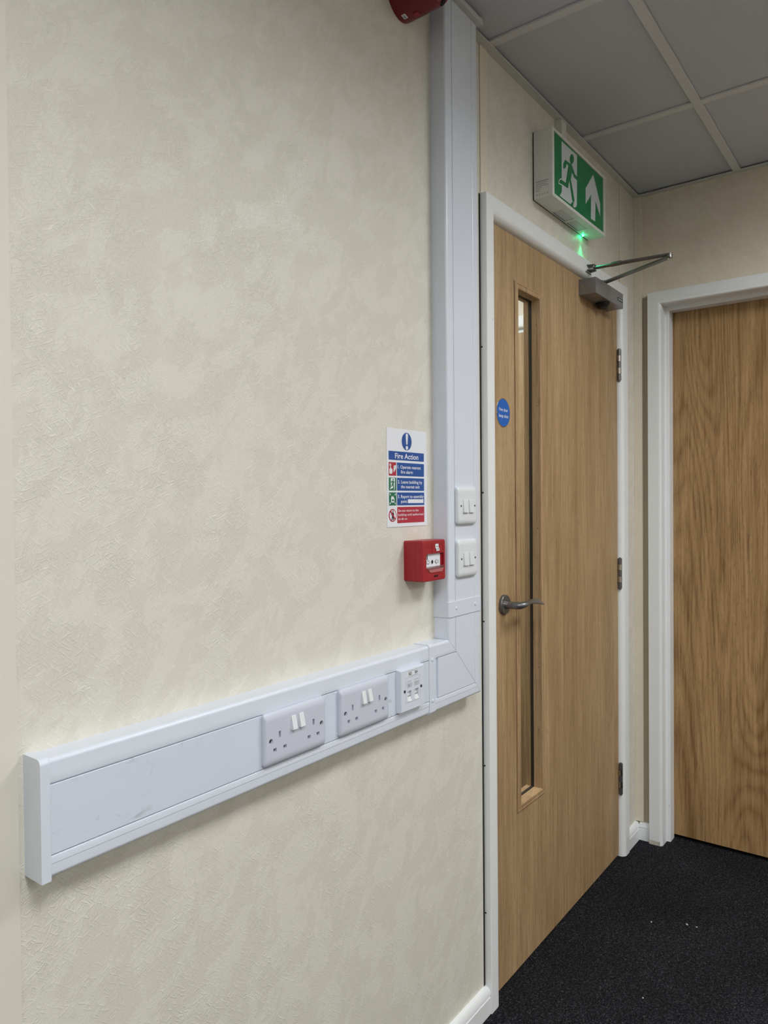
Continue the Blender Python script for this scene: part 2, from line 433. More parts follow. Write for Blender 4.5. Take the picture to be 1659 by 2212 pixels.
for z in (.25, .62, .98, 1.30, 1.66): obj('fixing_screw', cyl(bmesh.new(), (D1[0]-.0008, -.0030, z), (D1[0]+.001, -.0030, z), .0020, n=10), 'dark', fr1)
LX0, LX1, LZ0, LZ1, LY0, LY1 = 1.6475, 2.5800, .008, 1.987, .003, .047
OX0, OX1, OZ0, OZ1 = 1.80, 1.936, .452, 1.850          # glazed opening
bm = bmesh.new()
GR = .0190                                             # rebate that takes the glazing beads, leaving a fine groove
for ya, yb, g_ in ((LY0, .012, GR), (.012, .040, .004), (.040, LY1, GR)):
    box(bm, LX0, OX0-g_, ya, yb, LZ0, LZ1); box(bm, OX1+g_, LX1, ya, yb, LZ0, LZ1)
    box(bm, OX0-g_, OX1+g_, ya, yb, LZ0, OZ0-g_); box(bm, OX0-g_, OX1+g_, ya, yb, OZ1+g_, LZ1)
leaf = obj('leaf', bm, 'oak', d1)
obj('head_seal', B(LX0, LX1, .004, .03, 1.9878, 1.9905), 'paint', d1)
# glazing beads, front and rear, four each, mitred
def bead(side, yf, yb, lip):
    bm = bmesh.new(); w = .0172
    sgn = -1 if yf < yb else 1
    # cross-section (t outward from the opening edge, y)
    i_ = -sgn                                           # direction into the leaf
    cs = [(0, yb), (0, yf+.0014*i_), (.0014, yf), (.0090, yf), (.0100, yf+.0012*i_), (.0122, yf+.0012*i_), (.0132, yf+.0002*i_), (w-.0012, yf+.0006*i_), (w, yf+.002*i_), (w, lip+.0085*i_), (.004, lip+.0085*i_), (.004, yb)]
    x0, x1, z0, z1 = OX0, OX1, OZ0, OZ1
    cor = {'l': ((x0, z0, -1, -1), (x0, z1, -1, 1)), 'r': ((x1, z0, 1, -1), (x1, z1, 1, 1)), 't': ((x0, z1, -1, 1), (x1, z1, 1, 1)), 'b': ((x0, z0, -1, -1), (x1, z0, 1, -1))}[side]
    loft(bm, [[(cx+sx*t, y, cz+sz*t) for t, y in cs] for cx, cz, sx, sz in cor])
    return bm
for s in 'lrtb':
    obj('glazing_bead', bead(s, -.0015, .026, LY0), 'oak_bead', leaf)
    obj('glazing_bead', bead(s, .0515, .035, LY1), 'oak_bead', leaf)
g = .0005
bm = bmesh.new()
for a in ((OX0-.003, OX0+.0012, OZ0-.003, OZ1+.003), (OX1-.0012, OX1+.003, OZ0-.003, OZ1+.003), (OX0+.0012, OX1-.0012, OZ0-.003, OZ0+.0012), (OX0+.0012, OX1-.0012, OZ1-.0012, OZ1+.003)):
    box(bm, a[0], a[1], .0262, .0348, a[2], a[3])
obj('glazing_gasket', bm, 'black', leaf)
obj('glass_pane', B(OX0+.0012, OX1-.0012, .027, .034, OZ0+.0012, OZ1-.0012), 'glass', leaf)
for x, y, z in [(OX1-.0004, .010, 1.78), (OX1-.0004, .010, 1.55), (OX1-.0004, .010, 1.2), (OX1-.0004, .010, .8), (OX1-.0004, .010, .62)]:
    obj('bead_pin', cyl(bmesh.new(), (x, y, z), (x+.0008, y, z), .0012, n=8), 'dark', leaf)
# lever handle
hd = obj('handle', lathe(bmesh.new(), (1.7105, LY0, 1.008), (0, -1, 0), [(0, .026), (.0065, .026), (.0085, .0245), (.009, .012)], 40), 'steel', d1)
tag(hd, 'brushed steel lever handle on a round rose')
lathe_b = lathe(bmesh.new(), (1.7105, -.005, 1.008), (0, -1, 0), [(0, .0105), (.006, .0105), (.0062, .0098), (.0068, .0098), (.007, .0105), (.008, .0105)], 28)
obj('collar', lathe_b, 'chrome', hd)
HX, HZ = 1.7105, 1.008
path = [((HX, -.012, HZ), (1, 0, 0), (0, 0, 1), .0098, .0098), ((HX, -.026, HZ), (1, 0, 0), (0, 0, 1), .0098, .0098), ((HX, -.036, HZ), (1, .12, 0), (0, 0, 1), .0098, .0098),
        ((HX+.004, -.0445, HZ+.0005), (.75, .65, 0), (0, 0, 1), .0105, .0094), ((HX+.014, -.050, HZ+.002), (.25, 1, 0), (0, 0, 1), .0100, .0080), ((HX+.028, -.052, HZ+.0045), (.05, 1, 0), (0, 0, 1), .0088, .0052),
        ((HX+.045, -.052, HZ+.0058), (0, 1, .3), (.0, -.3, 1), .0088, .0036), ((HX+.062, -.052, HZ+.0052), (0, 1, .5), (0, -.5, 1), .0100, .0032), ((HX+.080, -.052, HZ+.0034), (0, 1, .65), (.1, -.65, 1), .0112, .0030),
        ((HX+.098, -.052, HZ+.0008), (0, 1, .75), (.25, -.75, 1), .0118, .0028), ((HX+.112, -.052, HZ-.0024), (0, 1, .75), (.35, -.75, 1), .0116, .0026), ((HX+.1150, -.052, HZ-.0034), (0, 1, .75), (.4, -.75, 1), .0104, .0018)]
loops = []
for p, a, b, ra, rb in path:
    a, b = Vector(a).normalized(), Vector(b).normalized()
    loops.append([Vector(p) + a*ra*math.cos(2*PI*i/24) + b*rb*math.sin(2*PI*i/24) for i in range(24)])
obj('lever', loft(bmesh.new(), loops), 'steel', hd, angle=60)
# hinges
for z0, z1 in ((1.702, 1.812), (.963, 1.071), (.227, .337)):
    h = obj('hinge', B(2.5822, 2.5832, -.0035, .02, z0+.002, z1-.002), 'steel', d1)
    n = 5; L = (z1-z0)/n
    for i in range(n):
        obj('knuckle', cyl(bmesh.new(), (2.5795, -.0055, z0+L*i+.0007), (2.5795, -.0055, z0+L*(i+1)-.0007), .0068 if i % 2 == 0 else .0072, n=16), 'chrome' if i % 2 else 'steel', h)
    obj('hinge_pin', cyl(bmesh.new(), (2.5795, -.0055, z0-.004), (2.5795, -.0055, z1+.002), .0042, n=12), 'steel', h)

# ------------------------------------------------------------------ door 2 (end wall, opens away); built in its own axes: x along the wall, -y to the room
def plain_door(name, loc, rz, w, h, prof, leaf_y, label, mat, extra=None):
    d = thing(name, loc, label, None, kind='structure', rz=rz)
    obj('frame', sweep_frame(bmesh.new(), prof, 0, w, h), 'paint', d, local=True)
    u = max(p[0] for p in prof)
    obj('leaf', B(u-.006, w-u+.006, leaf_y, leaf_y+.044, .014, h-u+.006), mat, d, local=True)
    return d
FV = FX - 2.741
prof2 = [(0, -.0005), (0, -FV+.002), (.002, -FV)] + arc((.035, -FV+.013), .013, -90, 0, 6) + [(.048, .030), (.0495, .032), (.0605, .032), (.062, .034), (.062, .078), (.050, .078), (.050, .126), (0.031, .126), (.031, -.0005)]
d2 = plain_door('door_2', (FX, D2[0], 0), -PI/2, D2[0]-D2[1], D2[2], prof2, .079, 'flush figured oak veneer door in a white moulded frame on the end wall', 'oak2')
obj('base_block', B(-.0006, .040, -FV-.0006, -FV+.012, 0, .016, bev=.002), plain('scuffed_filler', srgb(196, 190, 178), .8, var=.18, vs=90), d2, local=True)
obj('handle_rose', lathe(bmesh.new(), (.885, .079, 1.0), (0, -1, 0), [(0, .026), (.007, .026), (.009, .024), (.0095, .01)], 32), 'steel', d2, local=True)
obj('handle_lever', loft(bmesh.new(), [[Vector(p) + Vector((0, .006*math.cos(2*PI*i/12), .006*math.sin(2*PI*i/12))) for i in range(12)] for p in ((.892, .03, 1.0), (.84, .03, 1.004), (.775, .032, .998))]), 'steel', d2, local=True)
obj('handle_neck', cyl(bmesh.new(), (.885, .074, 1), (.885, .026, 1), .009), 'steel', d2, local=True)

# lobby door seen through the glass (in the same end-wall plane, beyond the partition)
prof3 = [(0, 0), (0, -FV+.002), (.002, -FV)] + arc((.036, -FV+.016), .016, -90, 0, 6) + [(.052, -.006), (.064, -.006), (.066, -.004), (.066, -.0005)]
d3 = thing('door_3', (FX, 1.28, 0), 'oak door with a white moulded head seen through the tall glass panel', None, kind='structure', rz=-PI/2)
obj('frame', sweep_frame(bmesh.new(), prof3, 0, 1.04, 2.037), 'paint', d3, local=True)
obj('leaf', B(.066, .974, -.004, -.0006, .01, 1.972), 'oak', d3, local=True)

# ------------------------------------------------------------------ trunking
TY = -.038; HZ0, HZ1, LZa, LZb = .826, .9722, .8542, .9404; HX0 = .4466; VX0, VX1, VLa, VLb = 1.3757, 1.519, 1.4045, 1.490
def chan_profile(w, a, b):
    """channel section: (t across the width, y). Lid slot between a and b"""
    r = .006; o = []
    o += [(0, 0)] + [(r - r*math.cos(math.radians(q)), TY + r - r*math.sin(math.radians(q))) for q in (0, 22, 45, 68, 90)]
    o += [(a*.60, TY), (a*.63, TY-.0006), (a*.9, TY-.0006), (a-.0011, TY+.0004), (a-.0008, TY+.004), (b+.0008, TY+.004), (b+.0011, TY+.0004)]
    o += [(w-(w-b)*.9, TY-.0006), (w-(w-b)*.63, TY-.0006), (w-(w-b)*.60, TY)]
    o += [(w - r + r*math.sin(math.radians(q)), TY + r - r*math.cos(math.radians(q))) for q in (0, 22, 45, 68, 90)] + [(w, 0)]
    return o
hp = chan_profile(HZ1-HZ0, LZa-HZ0, LZb-HZ0); wv_ = VX1-VX0; hh = HZ1-HZ0
mx = lambda t: VX1 - wv_*(t/hh)          # mitre: x at height t above the bottom of the horizontal run
ht = thing('dado_trunking', ((HX0+VX0)/2, 0, HZ0), 'white plastic dado trunking running level along the wall, carrying the sockets', 'trunking', 'white cable trunking')
obj('channel', loft(bmesh.new(), [[(HX0+.012, y, HZ0+t) for t, y in hp], [(mx(t)-.0004, y, HZ0+t) for t, y in hp]]), 'pvc', ht)
a, b = LZa-HZ0+.0002, LZb-HZ0-.0002
lid_p = [(a, TY+.004), (a, TY+.0003), (a+.0006, TY-.0003), (b-.0006, TY-.0003), (b, TY+.0003), (b, TY+.004)]
obj('lid', loft(bmesh.new(), [[(HX0+.012, y, HZ0+t) for t, y in lid_p], [(1.296, y, HZ0+t) for t, y in lid_p]]), 'pvc_lid', ht)
obj('corner_lid', loft(bmesh.new(), [[(1.330, y, HZ0+t) for t, y in lid_p], [(mx(t)-.0006, y, HZ0+t) for t, y in lid_p]]), 'pvc', ht)
# end cap: rounded top corner outline in (y,z), extruded along x
cap = [(0, HZ0-.002), (TY-.0025, HZ0-.002)] + [(TY-.0025+.008-.008*math.cos(math.radians(q)), HZ1+.002-.008+.008*math.sin(math.radians(q))) for q in (0, 30, 60, 90)] + [(0, HZ1+.002)]
obj('end_cap', loft(bmesh.new(), [[(x, y, z) for y, z in cap] for x in (HX0, HX0+.0115)] + [[(HX0+.0125, y*.985, .899+(z-.899)*.992) for y, z in cap]]), 'pvc', ht)
def clip_profile(w):
    e = .0022; r = .007
    return [(-e, 0)] + [(r-e - r*math.cos(math.radians(q)), TY-e + r - r*math.sin(math.radians(q))) for q in (0, 30, 60, 90)] + [(w+e-r + r*math.sin(math.radians(q)), TY-e + r - r*math.cos(math.radians(q))) for q in (0, 30, 60, 90)] + [(w+e, 0)]
cp = clip_profile(hh)
jc = obj('joint_cover', loft(bmesh.new(), [[(x, y, HZ0+t) for t, y in cp] for x in (1.293, 1.3165)]), 'pvc', ht)
for z in (LZb+.001, LZa-.001): obj('rivet', lathe(bmesh.new(), (1.305, TY-.0022, z), (0, -1, 0), [(0, .0042), (.0012, .0036), (.002, .0015)], 16), 'pvc', jc)

vt = thing('vertical_trunking', ((VX0+VX1)/2, 0, HZ0), 'tall white plastic cable trunking rising to the ceiling beside the glazed door', 'trunking', 'white cable trunking')
vp = chan_profile(wv_, VLa-VX0, VLb-VX0)
mz = lambda t: HZ1 - hh*(t/wv_)          # mitre: z at x = VX0+t
obj('channel', loft(bmesh.new(), [[(VX0+t, y, mz(t)+.0004) for t, y in vp], [(VX0+t, y, CH) for t, y in vp]]), 'pvc', vt)
a, b = VLa-VX0+.0002, VLb-VX0-.0002
lid_v = [(a, TY+.004), (a, TY+.0003), (a+.0006, TY-.0003), (b-.0006, TY-.0003), (b, TY+.0003), (b, TY+.004)]
obj('lid', loft(bmesh.new(), [[(VX0+t, y, 1.050) for t, y in lid_v], [(VX0+t, y, CH) for t, y in lid_v]]), 'pvc', vt)
obj('corner_lid', loft(bmesh.new(), [[(VX0+t, y, mz(t)+.0006) for t, y in lid_v], [(VX0+t, y, 1.026) for t, y in lid_v]]), 'pvc', vt)
cp = clip_profile(wv_)
jc = obj('joint_cover', loft(bmesh.new(), [[(VX0+t, y, z) for t, y in cp] for z in (1.0215, 1.0555)]), 'pvc', vt)
for x in (VLa+.001, VLb-.001): obj('rivet', lathe(bmesh.new(), (x, TY-.0022, 1.0395), (0, -1, 0), [(0, .0042), (.0012, .0036), (.002, .0015)], 16), 'pvc', jc)
obj('ceiling_collar', B(VX0-.010, VX1+.005, TY-.013, 0, CH-.013, CH-.0002, bev=.0006), 'flange', vt)

# ------------------------------------------------------------------ wiring accessories
PY = TY-.0004
def plate_loops(x0, x1, z0, z1, d, ix, iz, r=.006, skirt=.0035):
    lp = [[(x, PY, z) for x, z in rrect(x0+.0004, x1-.0004, z0+.0004, z1-.0004, r)], [(x, PY-skirt, z) for x, z in rrect(x0, x1, z0, z1, r)]]
    for q in range(1, 8):
        t = q/7; s = 1-math.cos(t*PI/2); e = math.sin(t*PI/2)
        lp.append([(x, PY-skirt-(d-skirt)*e, z) for x, z in rrect(x0+ix*s, x1-ix*s, z0+iz*s, z1-iz*s, max(.0012, r-.004*s))])
    return lp

def rocker(name, x0, x1, z0, z1, y, up, parent, mat):
    """wedge key, proud at the bottom when off"""
    pr = [(y+.001, z0), (y-up, z0), (y-up-.0004, z0+.0008), (y-.0012, z1-.0004), (y+.001, z1)]
    return obj(name, loft(bmesh.new(), [[(x, a, z) for a, z in pr] for x in (x0, x1)]), mat, parent)

def screw(parent, x, z, y, r=.0026, ang=.4):
    o = obj('screw', lathe(bmesh.new(), (x, y, z), (0, -1, 0), [(0, r), (.0007, r), (.0011, r*.6)], 16), 'screw', parent)
    c, s = math.cos(ang), math.sin(ang); w, h = r*.8, r*.17
    obj('slot', poly_y(bmesh.new(), [(x+a*c-b*s, z+a*s+b*c) for a, b in ((-w, -h), (w, -h), (w, h), (-w, h))], y-.001, y-.0013), 'dark', o)

def double_socket(x0, z0, label):
    x1, z1, d = x0+.1465, z0+.086, .0095
    t = thing('double_socket', ((x0+x1)/2, PY, z0), label, 'socket', 'switched double sockets')
    bm = loft(bmesh.new(), plate_loops(x0, x1, z0, z1, d, .006, .013))
    cx = (x0+x1)/2; zc = z0+.043; f = PY-d
    cb = bmesh.new(); holes = []
    for s in (-1, 1):
        sx = cx + s*.0403
        holes += [(sx-.0025, sx+.0025, zc-.0003, zc+.0102), (sx-.0150, sx-.0076, zc-.0208, zc-.0150), (sx+.0076, sx+.0150, zc-.0208, zc-.0150)]
    for h in holes: box(cb, h[0], h[1], f-.002, f+.0075, h[2], h[3])
    for s in (-1, 1): cyl(cb, (cx+s*.0605, f-.002, zc-.002), (cx+s*.0605, f+.0035, zc-.002), .0042, n=18)
    bm = cut(bm, cb)
    plate = obj('plate', bm, 'sock', t)
    for h in holes: obj('pin_shutter', B(h[0], h[1], f+.0062, f+.0074, h[2], h[3]), 'dark', plate)
    for s in (-1, 1): screw(plate, cx+s*.0605, zc-.002, f+.0034, .0032, .9)
    for s in (-1, 1): rocker('switch_rocker', cx+s*.0092-.0052, cx+s*.0092+.0052, zc+.0056, zc+.0284, f, .0056, t, 'pvc2')
    return t
double_socket(.8072, .8568, 'white double socket nearer the trunking end cap, farther from the data outlet')
double_socket(.9932, .8568, 'white double socket right beside the square data outlet')

def light_switch(x0, z0, label):
    x1, z1, d = x0+.0855, z0+.0855, .0095
    t = thing('light_switch', ((x0+x1)/2, PY, z0), label, 'switch', 'two-gang light switches on the trunking')
    plate = obj('plate', loft(bmesh.new(), plate_loops(x0, x1, z0, z1, d, .005, .012, .008)), 'pvc2', t)
    cx = (x0+x1)/2; zc = z0+.043; f = PY-d
    for s in (-1, 1):
        obj('rocker_surround', poly_y(bmesh.new(), rrect(cx+s*.0128-.0104, cx+s*.0128+.0104, zc-.0176, zc+.0134, .001), f+.001, f-.0004), 'pvc2', plate)
        rocker('switch_rocker', cx+s*.0128-.0096, cx+s*.0128+.0096, zc-.0164, zc+.0126, f-.0003, .0036, t, 'pvc2')
        obj('shadow_gap', B(cx+s*.0128-.0090, cx+s*.0128+.0086, f-.0008, f, zc-.0172, zc-.0164), 'ink', plate)
    for s in (-1, 1): screw(plate, cx+s*.0305, zc-.001, f+.0002, .0024, 1.2)
    return t
light_switch(1.4030, 1.2268, 'upper white two-gang light switch on the vertical trunking')
light_switch(1.4035, 1.1072, 'lower white two-gang light switch on the vertical trunking, beside the red call point')

# data outlet
x0, x1, z0, z1 = 1.1740, 1.2595, .8572, .9428; d = .0115
t = thing('data_outlet', ((x0+x1)/2, PY, z0), 'square white twin network outlet with B23 and B24 labels', 'data outlet')
lp = [[(x, PY, z) for x, z in rrect(x0, x1, z0, z1, .0015, 2)], [(x, PY-d+.0035, z) for x, z in rrect(x0, x1, z0, z1, .0015, 2)], [(x, PY-d, z) for x, z in rrect(x0+.0022, x1-.0022, z0+.0022, z1-.0022, .001, 2)]]
bm = loft(bmesh.new(), lp); f = PY-d
cb = bmesh.new(); cx = (x0+x1)/2
ports = [(cx-.0205, cx-.0065), (cx+.0015, cx+.0155)]
ports = [(cx-.0193, cx-.0050), (cx+.0058, cx+.0201)]
for a, b in ports:
    box(cb, a, b, f-.002, f+.006, z0+.0190, z0+.0405); box(cb, a-.0020, b+.0020, f-.002, f+.0015, z0+.0464, z0+.0558)
bm = cut(bm, cb); plate = obj('plate', bm, 'pvc', t)
for k, (a, b) in enumerate(ports):
    obj('port_shutter', loft(bmesh.new(), [[(x, y, z) for y, z in ((f+.006, z0+.0192), (f-.0012, z0+.0192), (f+.0024, z0+.0280), (f+.0024, z0+.0288), (f+.0042, z0+.0290), (f+.0046, z0+.0403), (f+.006, z0+.0403))] for x in (a+.0004, b-.0004)]), 'pvc2', plate)
    obj('shutter_edge', B(a+.0004, b-.0004, f+.0020, f+.0042, z0+.0288, z0+.0294), 'ink', plate)
    obj('label_window', B(a-.0019, b+.0019, f+.0006, f+.0013, z0+.0465, z0+.0557), 'inset', plate)
    text('port_number', '12'[k], a+.0050, a+.0074, z0+.0490, .0044, f+.0004, 'ink', plate, .0)
    obj('embossed_line', B(a-.0010, b, f-.0003, f, z0+.0590, z0+.0612), 'inset', plate)
obj('insert_outline', cut(B(cx-.0255, cx+.0255, f-.0003, f+.0002, z0+.0172, z0+.0672), B(cx-.0250, cx+.0250, f-.01, f+.01, z0+.0177, z0+.0667)), 'inset', plate)
obj('name_strip', B(cx-.0180, cx+.0180, f-.0004, f, z0+.0697, z0+.0796), 'signwhite', plate)
for zz in (z0+.0695, z0+.0796): obj('strip_edge', B(cx-.0180, cx+.0180, f-.0005, f, zz, zz+.0004), 'ink', plate)
text('outlet_label', 'B23', cx-.0150, cx-.0050, z0+.0722, .0056, f-.0006, 'blackink', plate, .02)
text('outlet_label', 'B24', cx+.0066, cx+.0160, z0+.0722, .0056, f-.0006, 'blackink', plate, .02)
for s in (-1, 1): screw(plate, cx+s*.0295, z0+.042, f+.0002, .0031, -.8)

# ------------------------------------------------------------------ fire action notice
t = thing('fire_notice', (1.2734, 0, 1.2272), 'white fire action notice with blue, green and red panels stuck on the wallpaper', 'sign')
SX0, SX1, SZ0, SZ1 = 1.2, 1.3467, 1.2272, 1.4322
obj('board', B(SX0, SX1, -.0012, 0, SZ0, SZ1), 'signwhite', t)
def sg(cx_, cy_):      # 1010x2212 crop of (825,915)-(930,1145) -> sign plane
    p = px(825+cx_/9.619, 915+cy_/9.617, 1, -.0012); return (p.x, p.z)
def rect(x_l, x_r, zt, zb): return [(x_l, zb), (x_r, zb), (x_r, zt), (x_l, zt)]
ZS = lambda y: sg(140, y)[1]
XL, XM0, XM1, XR = sg(140, 900)[0], sg(296, 1200)[0], sg(313, 1200)[0], sg(872, 1200)[0]
Y = -.0012
part_poly('mandatory_disc', ell(sg(513, 375)[0], sg(513, 375)[1], (sg(614, 375)[0]-sg(412, 375)[0])/2, (sg(513, 192)[1]-sg(513, 557)[1])/2, 40), Y, 'blue', t)
ex, ez0, ez1 = sg(513, 400)[0], sg(513, 440)[1], sg(513, 210)[1]
part_poly('exclamation_bar', [(ex-.0022, ez0+.001), (ex-.001, ez0), (ex+.001, ez0), (ex+.0022, ez0+.001), (ex+.0042, ez1-.003), (ex+.003, ez1-.0006), (ex, ez1), (ex-.003, ez1-.0006), (ex-.0042, ez1-.003)], Y-.0004, 'signwhite', t)
part_poly('exclamation_dot', ell(ex, sg(513, 505)[1], .0042, .0042, 18), Y-.0004, 'signwhite', t)
zt, zb = ZS(562), ZS(745)
part_poly('title_band', rrect(XL, XR, zb, zt, .0012, 3), Y, 'blue', t)
T2 = Y-.0006
text('notice_text', 'Fire Action', sg(268, 680)[0], sg(750, 680)[0], zb+.0034, .0110, T2, 'signwhite', t, .014)
rows = [(797, 1078), (1118, 1390), (1428, 1702)]
lines = [('1. Operate nearest', 'fire alarm'), ('2. Leave building by', 'the nearest exit'), ('3. Report to assembly', 'point')]
ends = [((326, 803), (390, 640)), ((326, 832), (390, 778)), ((326, 858), (390, 516))]
for (ya, yb), ls, es, pm in zip(rows, lines, ends, ('sred', 'green', 'green')):
    zt, zb = ZS(ya), ZS(yb); hgt = zt-zb
    part_poly('pictogram_panel', rect(XL, XM0, zt, zb), Y, pm, t)
    part_poly('instruction_panel', rect(XM1, XR, zt, zb), Y, 'blue', t)
    for q, (s_, (e0, e1)) in enumerate(zip(ls, es)):
        text('notice_text', s_, sg(e0, 1200)[0], sg(e1, 1200)[0], zt - hgt*(.44 if q == 0 else .81), .0067, T2, 'signwhite', t, .012)
zt, zb = ZS(1428), ZS(1702); hgt = zt-zb
part_poly('blank_box', rect(sg(535, 1600)[0], sg(856, 1600)[0], zt-hgt*.54, zt-hgt*.84), Y-.0004, 'signwhite', t)
zt, zb = ZS(1737), ZS(2078)
part_poly('warning_panel', rect(XM1, XR, zt, zb), Y, 'sred', t)
for q, (s_, e1) in enumerate((('Do not return to the', 757), ('building until authorised', 857), ('to do so', 520))):
    text('notice_text', s_, sg(336, 1900)[0], sg(e1, 1900)[0], zt-(zt-zb)*(.30+.255*q), .0050, T2, 'signwhite', t, .006)
def spoly(name, pts, mat, lv=1): return part_poly(name, [sg(*p) for p in pts], Y-.0004*lv, mat, t)
# pictogram: hand and flames
spoly('hand', [(150, 1030), (152, 940), (165, 930), (165, 890), (182, 885), (184, 925), (212, 945), (212, 1000), (203, 1042), (175, 1045)], 'signwhite')
spoly('button_plate', [(153, 830), (186, 836), (186, 880), (153, 876)], 'signwhite'); spoly('button', [(164, 848), (177, 851), (177, 868), (164, 865)], 'sred', 2)
for k in range(4): spoly('flame', [(232+4*k, 980-36*k), (262, 950-28*k), (290, 905-14*k), (284, 935-14*k), (262, 978-26*k), (240, 1012-36*k)], 'signwhite')
# pictogram: running figure in a doorway
spoly('doorway', [(178, 1132), (264, 1134), (262, 1366), (244, 1374), (232, 1330), (165, 1368), (180, 1320)], 'signwhite')
spoly('figure_head', [(225+10*math.cos(a*PI/6), 1165+18*math.sin(a*PI/6)) for a in range(12)], 'green', 2)
spoly('figure', [(196, 1190), (232, 1188), (262, 1225), (240, 1222), (234, 1250), (250, 1360), (236, 1350), (220, 1270), (206, 1306), (168, 1306), (196, 1290), (212, 1210), (190, 1230), (180, 1225)], 'green', 2)
# pictogram: assembly point
for c, sx, sy in (((165, 1470), 1, 1), ((275, 1472), -1, 1), ((165, 1660), 1, -1), ((275, 1660), -1, -1)):
    spoly('corner_arrow', [(c[0]-12*sx, c[1]-20*sy), (c[0]+2*sx, c[1]-18*sy), (c[0]+14*sx, c[1]+14*sy), (c[0]+2*sx, c[1]+22*sy), (c[0]-8*sx, c[1]-2*sy)], 'signwhite')
spoly('group_figures', [(188, 1640), (186, 1540), (200, 1505), (215, 1530), (228, 1500), (240, 1535), (255, 1560), (252, 1640)], 'signwhite')
spoly('group_gap', [(200, 1610), (204, 1575), (212, 1590), (222, 1560), (232, 1590), (240, 1570), (242, 1612)], 'green', 2)
# pictogram: no entry figure
oc, orx, orz = sg(221, 1908), (sg(300, 1908)[0]-sg(143, 1908)[0])/2, (sg(221, 1775)[1]-sg(221, 2043)[1])/2
part_poly('prohibition_ring', ell(oc[0], oc[1], orx, orz, 36), Y, 'sred', t)
part_poly('ring_centre', ell(oc[0], oc[1], orx*.8, orz*.83, 36), Y-.0004, 'signwhite', t)
spoly('walking_figure', [(205, 1850), (228, 1840), (245, 1880), (240, 1920), (228, 1930), (240, 2000), (225, 2010), (215, 1945), (205, 2005), (190, 2010), (204, 1930), (200, 1900), (185, 1895)], 'sblack', 2)
spoly('figure_head', [(224+10*math.cos(a*PI/6), 1820+17*math.sin(a*PI/6)) for a in range(12)], 'sblack', 2)
part_poly('prohibition_bar', [(oc[0]-orx*.72, oc[1]+orz*.60), (oc[0]-orx*.52, oc[1]+orz*.74), (oc[0]+orx*.72, oc[1]-orz*.60), (oc[0]+orx*.52, oc[1]-orz*.74)], Y-.0012, 'sred', t)

# ------------------------------------------------------------------ manual call point
KX0, KX1, KZ0, KZ1, KD = 1.2576, 1.3469, 1.1107, 1.1979, -.0485
t = thing('fire_call_point', ((KX0+KX1)/2, 0, KZ0), 'red break-glass fire alarm call point box on the wall under the fire notice', 'call point')
zc, xc = (KZ0+KZ1)/2, (KX0+KX1)/2
lp = [[(x, y, z) for x, z in rrect(KX0+i, KX1-i, KZ0+i, KZ1-i, r, 4)] for y, i, r in ((0, .001, .004), (-.030, 0, .005), (-.0305, .0005, .005), (-.031, .0, .005), (-.0455, .0002, .005), (-.0475, .001, .0045), (KD, .0026, .004))]
bm = loft(bmesh.new(), lp)
WX0, WX1, WZ0, WZ1 = xc-.0305, xc+.0375, KZ0+.026, KZ0+.0585
cb = poly_y(bmesh.new(), rrect(WX0, WX1, WZ0, WZ1, .003, 3), KD-.01, KD+.011)
bm = cut(bm, cb); body = obj('housing', bm, 'red', t)
obj('operating_plate', poly_y(bmesh.new(), rrect(WX0+.0004, WX1-.0075, WZ0, WZ1-.0008, .002, 3), KD+.0109, KD+.005), 'signwhite', t)
obj('recess_side', B(WX1-.0072, WX1-.0002, KD+.004, KD+.0109, WZ0, WZ1-.001), 'reddark', t)
P_ = KD+.0046; wm = (WX0+WX1-.0075)/2
part_poly('target_spot', ell(wm-.001, WZ0+.0145, .0034, .0040), P_, 'sblack', t, .0004)
for s in (-1, 1):
    q = wm-.001+s*.0165
    pts = [(q-s*.0065, WZ0+.0145), (q+s*.0002, WZ0+.0200), (q+s*.0002, WZ0+.0172), (q+s*.0075, WZ0+.0172), (q+s*.0075, WZ0+.0118), (q+s*.0002, WZ0+.0118), (q+s*.0002, WZ0+.0090)]
    bm = poly_y(bmesh.new(), pts, P_, P_-.0003); obj('arrow_outline', bm, 'ink', t)
    mcx, mcz = q+s*.0012, WZ0+.0145
    part_poly('arrow_fill', [(mcx+(x-mcx)*.72, mcz+(z-mcz)*.72) for x, z in pts], P_-.0003, 'signwhite', t, .0002)
obj('indicator_slot', B(WX0+.0085, WX0+.0110, P_-.0003, P_, WZ1-.0125, WZ1-.0015), 'shade_slot', t)
obj('plate_step', B(WX0+.001, WX1-.0082, P_-.0003, P_, WZ0+.0045, WZ0+.0050), 'inset', t)
flp = loft(bmesh.new(), [[(x, y, z) for x, z in pts] for y, pts in ((KD+.001, [(WX0, WZ0+.004), (WX0+.012, WZ0-.008), (WX1-.010, WZ0-.008), (WX1, WZ0+.006), (WX1-.001, WZ0+.001), (WX0+.002, WZ0-.001)][::-1]), (KD-.0022, [(WX0+.001, WZ0+.003), (WX0+.012, WZ0-.007), (WX1-.010, WZ0-.007), (WX1-.001, WZ0+.005), (WX1-.003, WZ0+.001), (WX0+.004, WZ0-.001)][::-1]))])
k = N('clear_red_tinted_plastic'); k.base(srgb(226, 150, 148)); k.b.inputs['Roughness'].default_value = .12; k.b.inputs['Alpha'].default_value = .5
obj('hinged_cover', flp, k.m, t)
obj('key_slot', B(xc-.002, xc+.014, KD-.0003, KD, KZ0+.0085, KZ0+.0120), 'dark', t)
for zz in (KZ1-.0135, KZ1-.0165): obj('moulded_rib', B(KX0+.005, xc-.010, KD-.0006, KD, zz, zz+.0010, bev=.0003, seg=1), 'reddark', t)
